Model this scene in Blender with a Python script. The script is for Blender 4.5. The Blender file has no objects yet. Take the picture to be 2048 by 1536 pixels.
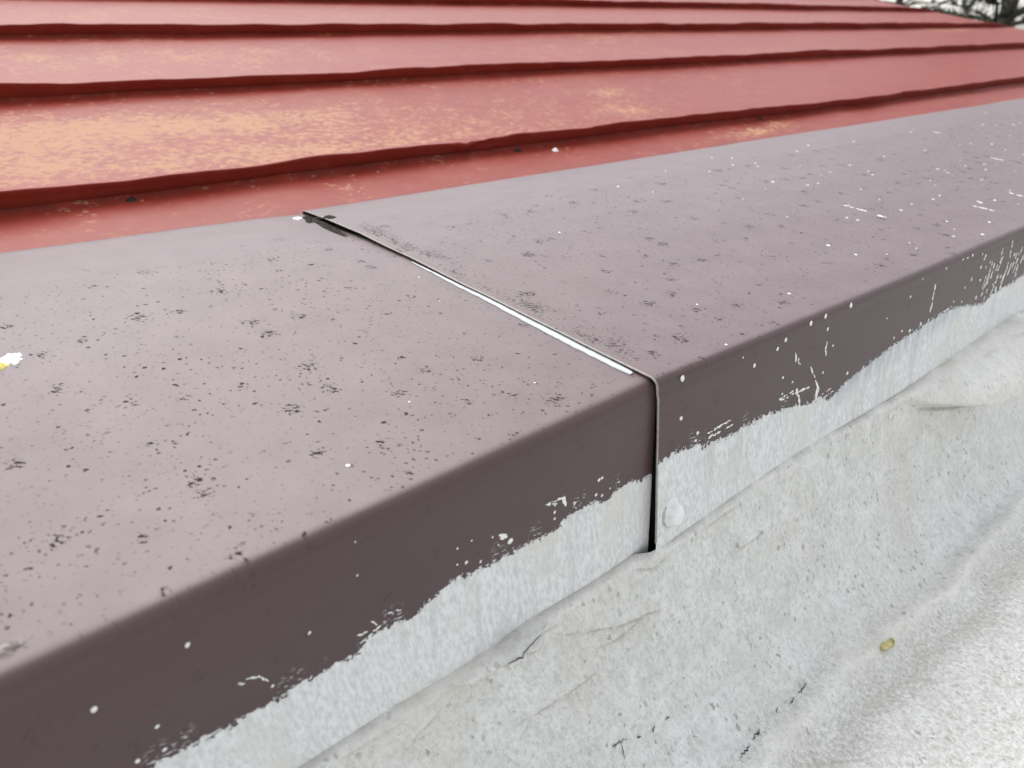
import bpy, bmesh, math, random
import numpy as np
from mathutils import Vector, Matrix
random.seed(7); rng = np.random.default_rng(11)
R = math.radians
sc = bpy.context.scene
C = sc.collection

# ---------------------------------------------------------------- camera
# X runs along the coping, Y across it towards the red roof, Z up; origin = bend of the coping at the joint
cam = bpy.data.cameras.new('camera')
cam.sensor_fit = 'HORIZONTAL'; cam.lens = 5.6; cam.sensor_width = 5.6 * 2048 / 1538.0
cam.clip_start = 0.01; cam.clip_end = 5000
cam.dof.use_dof = True; cam.dof.focus_distance = 0.50; cam.dof.aperture_fstop = 2.2
camo = bpy.data.objects.new('camera', cam); C.objects.link(camo)
right = Vector((0.76363, -0.64499, -0.02933)); up = Vector((0.27530, 0.28418, 0.91840)); fwd = Vector((0.58402, 0.70939, -0.39457))
m = Matrix((right, up, -fwd)).transposed().to_4x4(); m.translation = Vector((-0.30715, -0.24943, 0.16835))
camo.matrix_world = m
sc.camera = camo

# ---------------------------------------------------------------- sky, sun, exposure
SUN_EL, SUN_AZ = R(60), R(14)          # azimuth measured from +Y towards +X
w = bpy.data.worlds.new('World'); sc.world = w; w.use_nodes = True
wt = w.node_tree; wt.nodes.clear()
sky = wt.nodes.new('ShaderNodeTexSky'); sky.sky_type = 'NISHITA'; sky.sun_disc = False
sky.sun_elevation = SUN_EL; sky.sun_rotation = SUN_AZ; sky.air_density = 1.6; sky.dust_density = 2.0; sky.ozone_density = 1.0
hs = wt.nodes.new('ShaderNodeHueSaturation'); hs.inputs['Saturation'].default_value = 0.22
bg = wt.nodes.new('ShaderNodeBackground'); bg.inputs['Strength'].default_value = 0.12
wo = wt.nodes.new('ShaderNodeOutputWorld')
wt.links.new(sky.outputs[0], hs.inputs['Color']); wt.links.new(hs.outputs[0], bg.inputs['Color']); wt.links.new(bg.outputs[0], wo.inputs[0])
sl = bpy.data.lights.new('sun', 'SUN'); sl.energy = 1.2; sl.angle = R(50); sl.color = (1.0, 0.975, 0.94)
so = bpy.data.objects.new('sun', sl); C.objects.link(so)
sd = Vector((math.cos(SUN_EL) * math.sin(SUN_AZ), math.cos(SUN_EL) * math.cos(SUN_AZ), math.sin(SUN_EL)))
so.rotation_euler = (-sd).to_track_quat('-Z', 'Y').to_euler()
vs = sc.view_settings; vs.view_transform = 'Standard'; vs.look = 'None'; vs.gamma = 1.0; vs.use_curve_mapping = False
vs.exposure = 1.05

sc.cycles.max_bounces = 5; sc.cycles.diffuse_bounces = 3; sc.cycles.glossy_bounces = 2; sc.cycles.transmission_bounces = 1

# ---------------------------------------------------------------- helpers
def tag(o, label=None, cat=None, group=None, kind=None):
    if label: o['label'] = label
    if cat: o['category'] = cat
    if group: o['group'] = group
    if kind: o['kind'] = kind
    return o
def empty(name, loc=(0, 0, 0)):
    o = bpy.data.objects.new(name, None); C.objects.link(o); o.location = loc; o.empty_display_size = 0.05
    return o
def mesh(name, verts, faces, mat, parent=None, smooth=True, attrs=None):
    me = bpy.data.meshes.new(name)
    V = np.asarray(verts, dtype=np.float32)
    if isinstance(faces, np.ndarray):
        n, k = faces.shape
        me.vertices.add(len(V)); me.vertices.foreach_set('co', V.ravel())
        me.loops.add(n * k); me.loops.foreach_set('vertex_index', faces.ravel().astype(np.int32))
        me.polygons.add(n)
        me.polygons.foreach_set('loop_start', np.arange(0, n * k, k, dtype=np.int32))
        me.polygons.foreach_set('loop_total', np.full(n, k, dtype=np.int32))
        me.update(calc_edges=True); me.validate()
    else:
        me.from_pydata(V.tolist(), [], faces); me.update()
    if attrs:
        for kx, a in attrs.items():
            at = me.attributes.new(kx, 'FLOAT', 'POINT'); at.data.foreach_set('value', np.asarray(a, dtype=np.float32).ravel())
    if smooth: me.polygons.foreach_set('use_smooth', np.ones(len(me.polygons), dtype=bool))
    me.materials.append(mat)
    o = bpy.data.objects.new(name, me); C.objects.link(o)
    if parent: o.parent = parent
    return o
def gridfaces(n, m_):
    i = np.arange(n - 1)[:, None] * m_ + np.arange(m_ - 1)[None, :]
    return np.stack([i, i + 1, i + 1 + m_, i + m_], -1).reshape(-1, 4)
def vnoise1(x, seed=0, oct=3):
    out = np.zeros_like(x, dtype=float); a = 1.0
    for o_ in range(oct):
        t = np.random.default_rng(seed + o_ * 17).uniform(-1, 1, 4096)
        xi = np.floor(x).astype(int); fx = x - xi; fx = fx * fx * (3 - 2 * fx)
        out += a * (t[xi % 4096] * (1 - fx) + t[(xi + 1) % 4096] * fx); x = x * 2.03 + 5.1; a *= 0.5
    return out
def vnoise2(x, y, seed=0, oct=3):
    out = np.zeros(np.broadcast(x, y).shape); a = 1.0
    for o_ in range(oct):
        t = np.random.default_rng(seed + o_ * 31).uniform(-1, 1, (256, 256))
        xi = np.floor(x).astype(int); yi = np.floor(y).astype(int)
        fx = x - xi; fy = y - yi; fx = fx * fx * (3 - 2 * fx); fy = fy * fy * (3 - 2 * fy)
        g = lambda a_, b_: t[a_ % 256, b_ % 256]
        out = out + a * ((g(xi, yi) * (1 - fx) + g(xi + 1, yi) * fx) * (1 - fy) + (g(xi, yi + 1) * (1 - fx) + g(xi + 1, yi + 1) * fx) * fy)
        x = x * 2.03 + 3.7; y = y * 2.03 + 1.3; a *= 0.5
    return out
def polydist(px, py, pts):
    """distance to a polyline, signed across it (positive below/right of its running direction), and the fraction along it"""
    best = np.full(px.shape, 1e9); sgn = np.zeros(px.shape); fr = np.zeros(px.shape)
    pts = np.asarray(pts, float); L = np.r_[0, np.cumsum(np.hypot(*np.diff(pts, axis=0).T))]
    for k in range(len(pts) - 1):
        a, b = pts[k], pts[k + 1]; d = b - a; l2 = d @ d
        t = np.clip(((px - a[0]) * d[0] + (py - a[1]) * d[1]) / l2, 0, 1)
        qx = px - a[0] - t * d[0]; qy = py - a[1] - t * d[1]; dd = np.hypot(qx, qy)
        mk = dd < best
        best = np.where(mk, dd, best); sgn = np.where(mk, np.sign(qx * d[1] - qy * d[0]), sgn); fr = np.where(mk, (L[k] + t * (L[k + 1] - L[k])) / L[-1], fr)
    return best, sgn, fr
def spaced(segs):
    """uneven 1-D spacing: [(start, end, step), ...]"""
    out = []
    for a, b, st in segs:
        n = max(1, int(round((b - a) / st))); out.append(np.linspace(a, b, n, endpoint=False))
    return np.r_[np.concatenate(out), segs[-1][1]]
def catmull(P, n):
    P = np.asarray(P, float); P = np.vstack([2 * P[0] - P[1], P, 2 * P[-1] - P[-2]]); out = []
    for i in range(1, len(P) - 2):
        t = np.linspace(0, 1, n, endpoint=False)[:, None]
        out.append(0.5 * (2 * P[i] + (P[i + 1] - P[i - 1]) * t + (2 * P[i - 1] - 5 * P[i] + 4 * P[i + 1] - P[i + 2]) * t ** 2 + (3 * P[i] - P[i - 1] - 3 * P[i + 1] + P[i + 2]) * t ** 3))
    return np.vstack(out + [P[-2][None]])

class NT:
    """small shader-graph writer"""
    def __init__(s, name):
        s.mat = bpy.data.materials.new(name); s.mat.use_nodes = True; s.t = s.mat.node_tree; s.n = s.t.nodes
        s.b = s.n['Principled BSDF']; s.out = s.n['Material Output']
    def put(s, sock, v):
        if v is None: return
        if hasattr(v, 'is_output'): s.t.links.new(v, sock)
        else: sock.default_value = v
    def set(s, **k):
        for a, v in k.items(): s.put(s.b.inputs[a.replace('_', ' ')], v)
    def m(s, op, a, b=None, c=None, clamp=False):
        d = s.n.new('ShaderNodeMath'); d.operation = op; d.use_clamp = clamp
        for i, v in enumerate((a, b, c)): s.put(d.inputs[i], v)
        return d.outputs[0]
    def coord(s): return s.n.new('ShaderNodeTexCoord').outputs['Object']
    def sep(s, v):
        d = s.n.new('ShaderNodeSeparateXYZ'); s.put(d.inputs[0], v); return d.outputs
    def comb(s, x, y, z=0.0):
        d = s.n.new('ShaderNodeCombineXYZ')
        for i, v in enumerate((x, y, z)): s.put(d.inputs[i], v)
        return d.outputs[0]
    def vm(s, op, a, b):
        d = s.n.new('ShaderNodeVectorMath'); d.operation = op; s.put(d.inputs[0], a); s.put(d.inputs[1], b); return d.outputs[0]
    def noise(s, vec, scale, detail=3.0, rough=0.55, dist=0.0, col=False):
        d = s.n.new('ShaderNodeTexNoise'); s.put(d.inputs['Vector'], vec); d.inputs['Scale'].default_value = scale
        d.inputs['Detail'].default_value = detail; d.inputs['Roughness'].default_value = rough; d.inputs['Distortion'].default_value = dist
        return d.outputs['Color' if col else 'Fac']
    def voro(s, vec, scale, feat='F1', dim='3D'):
        d = s.n.new('ShaderNodeTexVoronoi'); d.voronoi_dimensions = dim; d.feature = feat; s.put(d.inputs['Vector'], vec); d.inputs['Scale'].default_value = scale
        return d.outputs['Distance'], d.outputs['Color']
    def step(s, v, lo, hi):
        d = s.n.new('ShaderNodeMapRange'); d.interpolation_type = 'SMOOTHSTEP'
        s.put(d.inputs[0], v); s.put(d.inputs[1], lo); s.put(d.inputs[2], hi); return d.outputs[0]
    def mix(s, f, a, b):
        d = s.n.new('ShaderNodeMix'); d.data_type = 'RGBA'; s.put(d.inputs[0], f)
        for i, v in ((6, a), (7, b)): s.put(d.inputs[i], v if hasattr(v, 'is_output') else (*v, 1.0))
        return d.outputs[2]
    def fmix(s, f, a, b):
        d = s.n.new('ShaderNodeMix'); d.data_type = 'FLOAT'; s.put(d.inputs[0], f); s.put(d.inputs[2], a); s.put(d.inputs[3], b); return d.outputs[0]
    def attr(s, name):
        d = s.n.new('ShaderNodeAttribute'); d.attribute_name = name; return d.outputs['Fac']
    def bump(s, h, dist, strength=1.0, normal=None):
        d = s.n.new('ShaderNodeBump'); d.inputs['Distance'].default_value = dist; d.inputs['Strength'].default_value = strength
        s.put(d.inputs['Height'], h)
        if normal is not None: s.put(d.inputs['Normal'], normal)
        return d.outputs[0]

# ---------------------------------------------------------------- materials
def coping_material():
    g = NT('brown_coated_steel'); p = g.coord(); x, y, z = g.sep(p)
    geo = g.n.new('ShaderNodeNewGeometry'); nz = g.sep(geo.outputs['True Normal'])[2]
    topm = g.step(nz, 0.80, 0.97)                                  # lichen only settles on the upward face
    p2 = g.comb(x, g.m('SUBTRACT', y, z), 0.0)
    # weathered coat
    a = g.noise(p, 9.0, 4.0); b = g.noise(p, 900.0, 2.0)
    base = g.mix(a, (0.052, 0.0215, 0.0245), (0.066, 0.030, 0.034))
    base = g.mix(g.m('MULTIPLY', b, 0.18), base, (0.10, 0.075, 0.075))
    # pale chalking of the paint film in broad soft streaks
    ch = g.step(g.noise(g.vm('MULTIPLY', p, (0.6, 2.0, 2.0)), 6.0, 3.0), 0.35, 0.75)
    base = g.mix(g.m('MULTIPLY', ch, 0.30), base, (0.10, 0.075, 0.075))
    # dust on the upward face, tinted paler to paint in its brighter light
    dust_shading = g.m('MULTIPLY', topm, g.fmix(g.noise(p2, 35.0, 4.0, 0.6), 0.10, 0.42))
    base = g.mix(dust_shading, base, (0.29, 0.218, 0.228))
    # lichen / soot specks: clusters broken up by fine noise, plus lone dots
    warp = g.vm('SUBTRACT', g.noise(p2, 120.0, 2.0, col=True), (0.5, 0.5, 0.5))
    pw = g.vm('ADD', p2, g.vm('MULTIPLY', warp, (0.014, 0.010, 0.0)))
    d1, c1 = g.voro(pw, 36.0, dim='2D'); r1 = g.sep(c1)
    size = g.m('MULTIPLY', g.m('POWER', r1[0], 1.6), 0.32)
    clus = g.m('SUBTRACT', 1.0, g.m('DIVIDE', d1, g.m('ADD', size, 0.02), clamp=True), clamp=True)
    yz = g.m('SUBTRACT', y, z)
    pr = g.comb(g.m('MULTIPLY', g.m('SUBTRACT', g.m('MULTIPLY', x, 0.76), g.m('MULTIPLY', yz, 0.64)), 0.55), g.m('ADD', g.m('MULTIPLY', x, 0.64), g.m('MULTIPLY', yz, 0.76)), 0.0)
    fine = g.noise(pr, 620.0, 3.0, 0.68)
    big = g.step(g.m('ADD', g.m('MULTIPLY', clus, 0.20), fine), 0.63, 0.71)
    pw2 = g.vm('ADD', p2, g.vm('MULTIPLY', warp, (0.006, 0.003, 0.0)))
    d2, c2 = g.voro(pw2, 170.0, dim='2D'); r2 = g.sep(c2)
    sz2 = g.m('MULTIPLY', g.m('POWER', r2[1], 5.0), 0.22)
    fo = g.m('MULTIPLY', g.m('SUBTRACT', fine, 0.5), 2.4)
    dots = g.m('MULTIPLY', g.step(g.m('ADD', g.m('SUBTRACT', sz2, d2), g.m('MULTIPLY', fo, sz2)), 0.0, 0.08), g.fmix(r2[2], 0.2, 1.0))
    d3, c3 = g.voro(pw2, 420.0, dim='2D'); r3 = g.sep(c3)
    sz3 = g.m('MULTIPLY', g.m('POWER', r3[1], 8.0), 0.42)
    zone = g.step(g.noise(p2, 14.0, 2.0), 0.40, 0.62)
    tiny = g.m('MULTIPLY', g.step(g.m('ADD', g.m('SUBTRACT', sz3, d3), g.m('MULTIPLY', fo, sz3)), 0.0, 0.12), g.fmix(zone, 0.15, 0.7))
    # dust band caught behind the lifted edge of the far sheet
    band = g.m('MULTIPLY', g.step(x, 0.002, 0.009), g.m('SUBTRACT', 1.0, g.step(x, 0.014, 0.034)))
    bn = g.m('MULTIPLY', band, g.step(g.noise(p2, 28.0, 2.0), 0.38, 0.60))
    bandm = g.step(g.m('ADD', g.m('MULTIPLY', bn, 0.16), fine), 0.63, 0.72)
    bandm = g.m('MULTIPLY', bandm, g.m('GREATER_THAN', bn, 0.05))
    clean = g.step(g.m('SUBTRACT', 0.40, g.m('ADD', y, g.m('MULTIPLY', g.noise(p2, 12.0), 0.08))), 0.0, 0.06)
    spk = g.m('MAXIMUM', g.m('MAXIMUM', big, dots), g.m('MAXIMUM', tiny, g.m('MULTIPLY', bandm, 0.85)))
    spk = g.m('MULTIPLY', g.m('MULTIPLY', spk, clean), g.fmix(topm, 0.16, 0.94))
    base = g.mix(spk, base, (0.012, 0.009, 0.009))
    # white brushed-on coating over the lower part of the fascia, ragged edge
    e = g.attr('paint_edge')                                      # metres below the brushed edge (positive = painted)
    q = g.comb(g.m('ADD', x, g.m('MULTIPLY', z, 0.55)), y, g.m('MULTIPLY', z, 2.2))
    rag = g.m('SUBTRACT', g.noise(g.comb(g.m('MULTIPLY', x, 1.0), 0.0, g.m('MULTIPLY', z, 1.0)), 330.0, 5.0, 0.68), 0.5)
    rag2 = g.m('SUBTRACT', g.noise(q, 110.0, 4.0, 0.62), 0.5)
    ed = g.m('ADD', e, g.m('ADD', g.m('MULTIPLY', rag, 0.017), g.m('MULTIPLY', rag2, 0.008)))
    smear = g.m('MULTIPLY', g.step(g.noise(g.comb(g.m('MULTIPLY', x, 0.30), 0.0, g.m('ADD', z, g.m('MULTIPLY', x, 0.12))), 900.0, 2.0), 0.56, 0.62),
                g.m('MULTIPLY', g.step(e, -0.013, -0.002), g.step(g.noise(g.comb(x, 0.0, 0.0), 42.0, 1.0), 0.50, 0.60)))
    smear = g.m('MULTIPLY', smear, g.attr('smear'))
    paint = g.m('MAXIMUM', g.step(ed, 0.0, 0.0006), smear)
    fib = g.noise(g.comb(g.m('ADD', x, g.m('MULTIPLY', z, 0.15)), y, g.m('MULTIPLY', z, 0.40)), 480.0, 4.0, 0.65)
    pit = g.step(g.noise(p, 420.0, 2.0), 0.66, 0.75)
    wcol = g.mix(g.step(fib, 0.30, 0.66), (0.585, 0.59, 0.595), (0.78, 0.785, 0.785))
    runs = g.step(g.noise(g.comb(x, y, g.m('MULTIPLY', z, 0.10)), 120.0, 3.0, 0.6), 0.48, 0.70)
    wcol = g.mix(g.m('MULTIPLY', runs, 0.45), wcol, (0.52, 0.515, 0.50))
    wcol = g.mix(g.step(g.noise(p, 22.0, 3.0), 0.50, 0.75), wcol, (0.66, 0.65, 0.61))
    wcol = g.mix(g.m('MULTIPLY', pit, 0.35), wcol, (0.36, 0.36, 0.36))
    thin = g.m('MULTIPLY', g.attr('thin'), g.step(g.noise(g.vm('MULTIPLY', p, (1.0, 1.0, 0.22)), 150.0, 3.0), 0.30, 0.62))
    wcol = g.mix(thin, wcol, (0.42, 0.45, 0.50))
    col = g.mix(paint, base, wcol)
    hh = g.m('ADD', g.m('MULTIPLY', paint, 0.6), g.m('MULTIPLY', g.m('MULTIPLY', paint, fib), 1.3))
    n1 = g.bump(hh, 0.0008, 0.9)
    n2 = g.bump(g.noise(p, 45.0, 2.0), 0.0006, 0.18, n1)
    g.set(Base_Color=col, Roughness=g.m('ADD', g.fmix(paint, 0.48, 0.75), g.m('MULTIPLY', spk, 0.35)), Normal=n2)
    g.set(Specular_IOR_Level=g.fmix(spk, g.fmix(paint, 0.52, 0.3), 0.04))
    g.put(g.b.inputs['Sheen Weight'], g.fmix(paint, 0.08, 0.0)); g.b.inputs['Sheen Roughness'].default_value = 0.5
    return g.mat

def red_material():
    g = NT('red_painted_sheet'); p = g.coord(); x, y, z = g.sep(p)
    a = g.noise(p, 5.0, 4.0); wear = g.attr('wear')
    base = g.mix(a, (0.205, 0.024, 0.015), (0.25, 0.037, 0.025))
    base = g.mix(g.m('MULTIPLY', g.step(g.noise(p, 40.0, 3.0), 0.45, 0.8), 0.4), base, (0.30, 0.062, 0.044))
    ps = g.comb(g.m('MULTIPLY', x, 0.95), y, z)
    n = g.noise(ps, 110.0, 5.0, 0.70); n2 = g.noise(ps, 22.0, 2.0)
    k = g.m('ADD', g.m('ADD', n, g.m('MULTIPLY', g.m('SUBTRACT', n2, 0.5), 0.35)), g.m('MULTIPLY', wear, 0.12))
    soft = g.step(k, 0.46, 0.72); hard = g.m('MULTIPLY', g.step(k, 0.59, 0.69), g.step(wear, -0.2, 0.12))
    base = g.mix(g.m('MULTIPLY', soft, g.m('MULTIPLY', wear, 0.9, clamp=True)), base, (0.31, 0.125, 0.055))
    pale = g.mix(g.noise(p, 30.0, 2.0), (0.45, 0.26, 0.14), (0.44, 0.225, 0.165))
    base = g.mix(g.m('MULTIPLY', hard, 0.7), base, pale)
    dirt_shade = g.m('MULTIPLY', g.attr('dirt_shade'), g.step(g.noise(p, 60.0, 3.0), 0.3, 0.65))
    base = g.mix(g.m('MULTIPLY', dirt_shade, 0.85), base, (0.05, 0.03, 0.022))
    bits = g.step(g.noise(p, 240.0, 2.0), 0.72, 0.76)
    base = g.mix(g.m('MULTIPLY', g.m('MULTIPLY', bits, 0.35), g.step(wear, -0.2, 0.0)), base, (0.60, 0.42, 0.36))
    nn = g.bump(g.m('ADD', 0.0, g.noise(p, 300.0, 2.0)), 0.0003, 0.5)
    nn = g.bump(g.noise(p, 14.0, 2.0), 0.004, 0.25, nn)
    g.set(Base_Color=base, Roughness=g.fmix(hard, 0.43, 0.65), Normal=nn); g.set(Specular_IOR_Level=0.17)
    g.b.inputs['Sheen Weight'].default_value = 0.0
    return g.mat

def membrane_material():
    g = NT('white_coated_felt'); p = g.coord(); x, y, z = g.sep(p)
    ps = g.comb(g.m('ADD', x, g.m('MULTIPLY', z, 0.25)), g.m('MULTIPLY', y, 0.75), g.m('MULTIPLY', z, 0.65))
    fib = g.noise(ps, 300.0, 5.0, 0.68); clump = g.noise(ps, 75.0, 4.0, 0.6); br = g.noise(p, 11.0, 4.0)
    base = g.mix(g.step(clump, 0.30, 0.70), (0.70, 0.697, 0.672), (0.82, 0.82, 0.805))
    base = g.mix(g.m('MULTIPLY', g.step(br, 0.46, 0.68), 0.55), base, (0.68, 0.655, 0.61))
    base = g.mix(g.m('MULTIPLY', g.step(fib, 0.56, 0.36), 0.36), base, (0.48, 0.475, 0.45))
    wv = g.vm('ADD', ps, g.vm('MULTIPLY', g.vm('SUBTRACT', g.noise(p, 300.0, 2.0, col=True), (0.5, 0.5, 0.5)), (0.005, 0.005, 0.005)))
    dv, cv = g.voro(wv, 240.0); rv = g.sep(cv)
    sp = g.step(g.m('SUBTRACT', g.m('MULTIPLY', g.m('POWER', rv[0], 2.4), 0.5), dv), 0.0, 0.16)
    sp = g.m('MULTIPLY', sp, g.step(g.noise(p, 26.0, 3.0), 0.30, 0.62))
    base = g.mix(g.m('MULTIPLY', sp, 0.72), base, (0.27, 0.265, 0.245))
    tick = g.step(g.noise(ps, 620.0, 3.0, 0.6), 0.62, 0.72)
    base = g.mix(g.m('MULTIPLY', tick, 0.5), base, (0.36, 0.36, 0.35))
    dust_shading = g.step(g.m('ADD', g.noise(p, 330.0, 5.0, 0.7), g.m('MULTIPLY', g.attr('dirt_shade'), 0.22)), 0.50, 0.90)  # dust grain, deepened where the attribute carries dirt and painted shade
    base = g.mix(g.m('MULTIPLY', dust_shading, 0.8), base, (0.38, 0.36, 0.325))
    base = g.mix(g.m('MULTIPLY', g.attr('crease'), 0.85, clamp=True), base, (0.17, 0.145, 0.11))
    base = g.mix(g.m('MULTIPLY', g.attr('cream'), 0.8, clamp=True), base, (0.80, 0.765, 0.70))
    h = g.m('ADD', g.m('MULTIPLY', fib, 1.0), g.m('MULTIPLY', clump, 1.6))
    n1 = g.bump(h, 0.0018, 1.0)
    g.set(Base_Color=base, Roughness=0.62, Normal=n1); g.set(Specular_IOR_Level=0.35)
    return g.mat

def plain(name, col, rough=0.6, var=0.25, scale=300.0, metal=0.0, bump=0.0002, col2=None, spec=0.4):
    g = NT(name); p = g.coord(); n = g.noise(p, scale, 3.0)
    c2 = col2 or tuple(c * (1 - var) for c in col)
    g.set(Base_Color=g.mix(g.step(n, 0.3, 0.7), col, c2), Roughness=rough, Metallic=metal, Specular_IOR_Level=spec, Normal=g.bump(n, bump, 0.6))
    return g.mat
M = dict(coping=coping_material(), red=red_material(), membrane=membrane_material(),
    paint=plain('white_paint_drop', (0.86, 0.86, 0.84), 0.4, 0.05),
    film=plain('pale_zinc_strip', (0.60, 0.63, 0.64), 0.5, 0.25, 160.0),
    edge=plain('cut_steel_edge', (0.36, 0.33, 0.29), 0.5, 0.3),
    tar=plain('black_sealant', (0.016, 0.015, 0.014), 0.9, 0.5, 500.0, bump=0.0008, col2=(0.06, 0.05, 0.04), spec=0.1),
    crack=plain('bitumen_crack_and_slit', (0.012, 0.012, 0.013), 0.8, 0.4),
    screw=plain('painted_screw_head', (0.84, 0.85, 0.85), 0.2, 0.12, 250.0, bump=0.001), shade_ring=plain('painted_shade_ring', (0.52, 0.50, 0.45), 0.6, 0.4, 250.0, bump=0.0006),
    leaf=plain('dry_leaf_scrap', (0.60, 0.50, 0.22), 0.6, 0.4, 400.0, col2=(0.38, 0.36, 0.16)),
    petal=plain('white_flake', (0.90, 0.92, 0.92), 0.5, 0.05),
    yolk=plain('yellow_flake_end', (0.85, 0.70, 0.18), 0.5, 0.2),
    wall=plain('parapet_masonry', (0.06, 0.055, 0.05), 0.9, 0.3, 40.0),
    ground=plain('lawn', (0.09, 0.10, 0.06), 0.9, 0.4, 3.0),
    bark=plain('tree_bark', (0.085, 0.070, 0.058), 0.85, 0.4, 30.0, bump=0.004),
    needle=plain('needles', (0.045, 0.062, 0.038), 0.6, 0.4, 8.0, col2=(0.075, 0.085, 0.05)))

# ---------------------------------------------------------------- surroundings
GZ = -3.6
def quad(name, x0, x1, y0, y1, z, mat):
    xs = np.linspace(x0, x1, 9); ys = np.linspace(y0, y1, 9); V = [(a, b, z) for a in xs for b in ys]
    return mesh(name, V, gridfaces(9, 9), mat, smooth=False)
tag(quad('ground', -1500, 1500, -1500, 1500, GZ, M['ground']), kind='structure')

# masonry core under the coping, hidden but for the dark gap at the joint
def boxmesh(name, x0, x1, y0, y1, z0, z1, mat, parent=None):
    V = [(a, b, c_) for a in (x0, x1) for b in (y0, y1) for c_ in (z0, z1)]
    F = [(0, 1, 3, 2), (4, 6, 7, 5), (0, 4, 5, 1), (2, 3, 7, 6), (0, 2, 6, 4), (1, 5, 7, 3)]
    return mesh(name, V, F, mat, parent, smooth=False)
WV = [(a, b, c_) for a in (-1.6, 3.80) for b, c_ in ((0.010, GZ), (0.010, -0.0095), (0.23, 0.0165), (0.36, 0.0285), (0.405, 0.0290), (0.405, GZ))]
WF = [tuple(range(5, -1, -1)), tuple(range(6, 12))] + [(i, (i + 1) % 6, 6 + (i + 1) % 6, 6 + i) for i in range(6)]
tag(mesh('wall', WV, WF, M['wall'], None, False), kind='structure')

# ---------------------------------------------------------------- red standing-seam roof
AL = R(13); CA, SA = math.cos(AL), math.sin(AL)
RY, RZ = 0.410, 0.034
def rp(s, u, h): return np.stack(np.broadcast_arrays(s, RY + u * CA - h * SA, RZ + u * SA + h * CA), -1)
U0 = [-0.02] + [0.108 + 0.34 * k for k in range(8)]
ROOF_END = 3.80
WEAR = [(-0.10, 0.33, .16, .05, 1.3), (-0.187, 0.25, .10, .07, 1.0), (0.08, 0.30, .16, .05, .9), (0.15, 0.19, .20, .05, .65), (-0.07, .19, .2, .05, .7), (0.40, .22, .25, .08, .40),
        (0.19, 0.64, .22, .06, .55), (-0.08, 0.64, .1, .06, .5), (0.07, 0.977, .25, .06, .45), (0.615, 0.99, .3, .08, .3), (0.77, 0.05, .09, .02, 1.2), (0.86, 0.075, .06, .02, .7),
        (0.734, 0.31, .06, .03, .8), (0.66, 0.217, .07, .05, .75), (1.136, .712, .12, .04, .5), (3.03, .737, .3, .03, .9), (0.9, 0.62, .2, .08, .3)]
roof = empty('red_metal_roof', (0, RY, RZ))
tag(roof, 'faded red standing-seam metal roof rising behind the brown coping', 'roof')
xs = spaced([(-1.6, -0.4, .04), (-0.4, 1.4, .009), (1.4, ROOF_END, .02)])
def seam_path(k, s):
    """sideways wander and height of the folded seam k along the roof"""
    wob = 0.0035 * vnoise1(s * 3.1 + k * 9, 40 + k) + 0.0014 * vnoise1(s * 11 + k * 5, 60 + k)
    hh = 0.0195 + 0.0016 * vnoise1(s * 3.7 + k * 3, 80 + k) + 0.0012 * vnoise1(s * 13, 90 + k)
    hh = hh * np.clip((ROOF_END - 0.02 - s) / 0.25, 0.12, 1.0) ** 0.6
    if k == 1:                                                    # hammered, crumpled stretch of the nearest seam
        c_ = np.exp(-((s - 0.275) / 0.035) ** 2); wob = wob + c_ * (0.004 * vnoise1(s * 90, 5) - 0.002); hh = hh - 0.002 * c_
    return wob, hh
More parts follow.
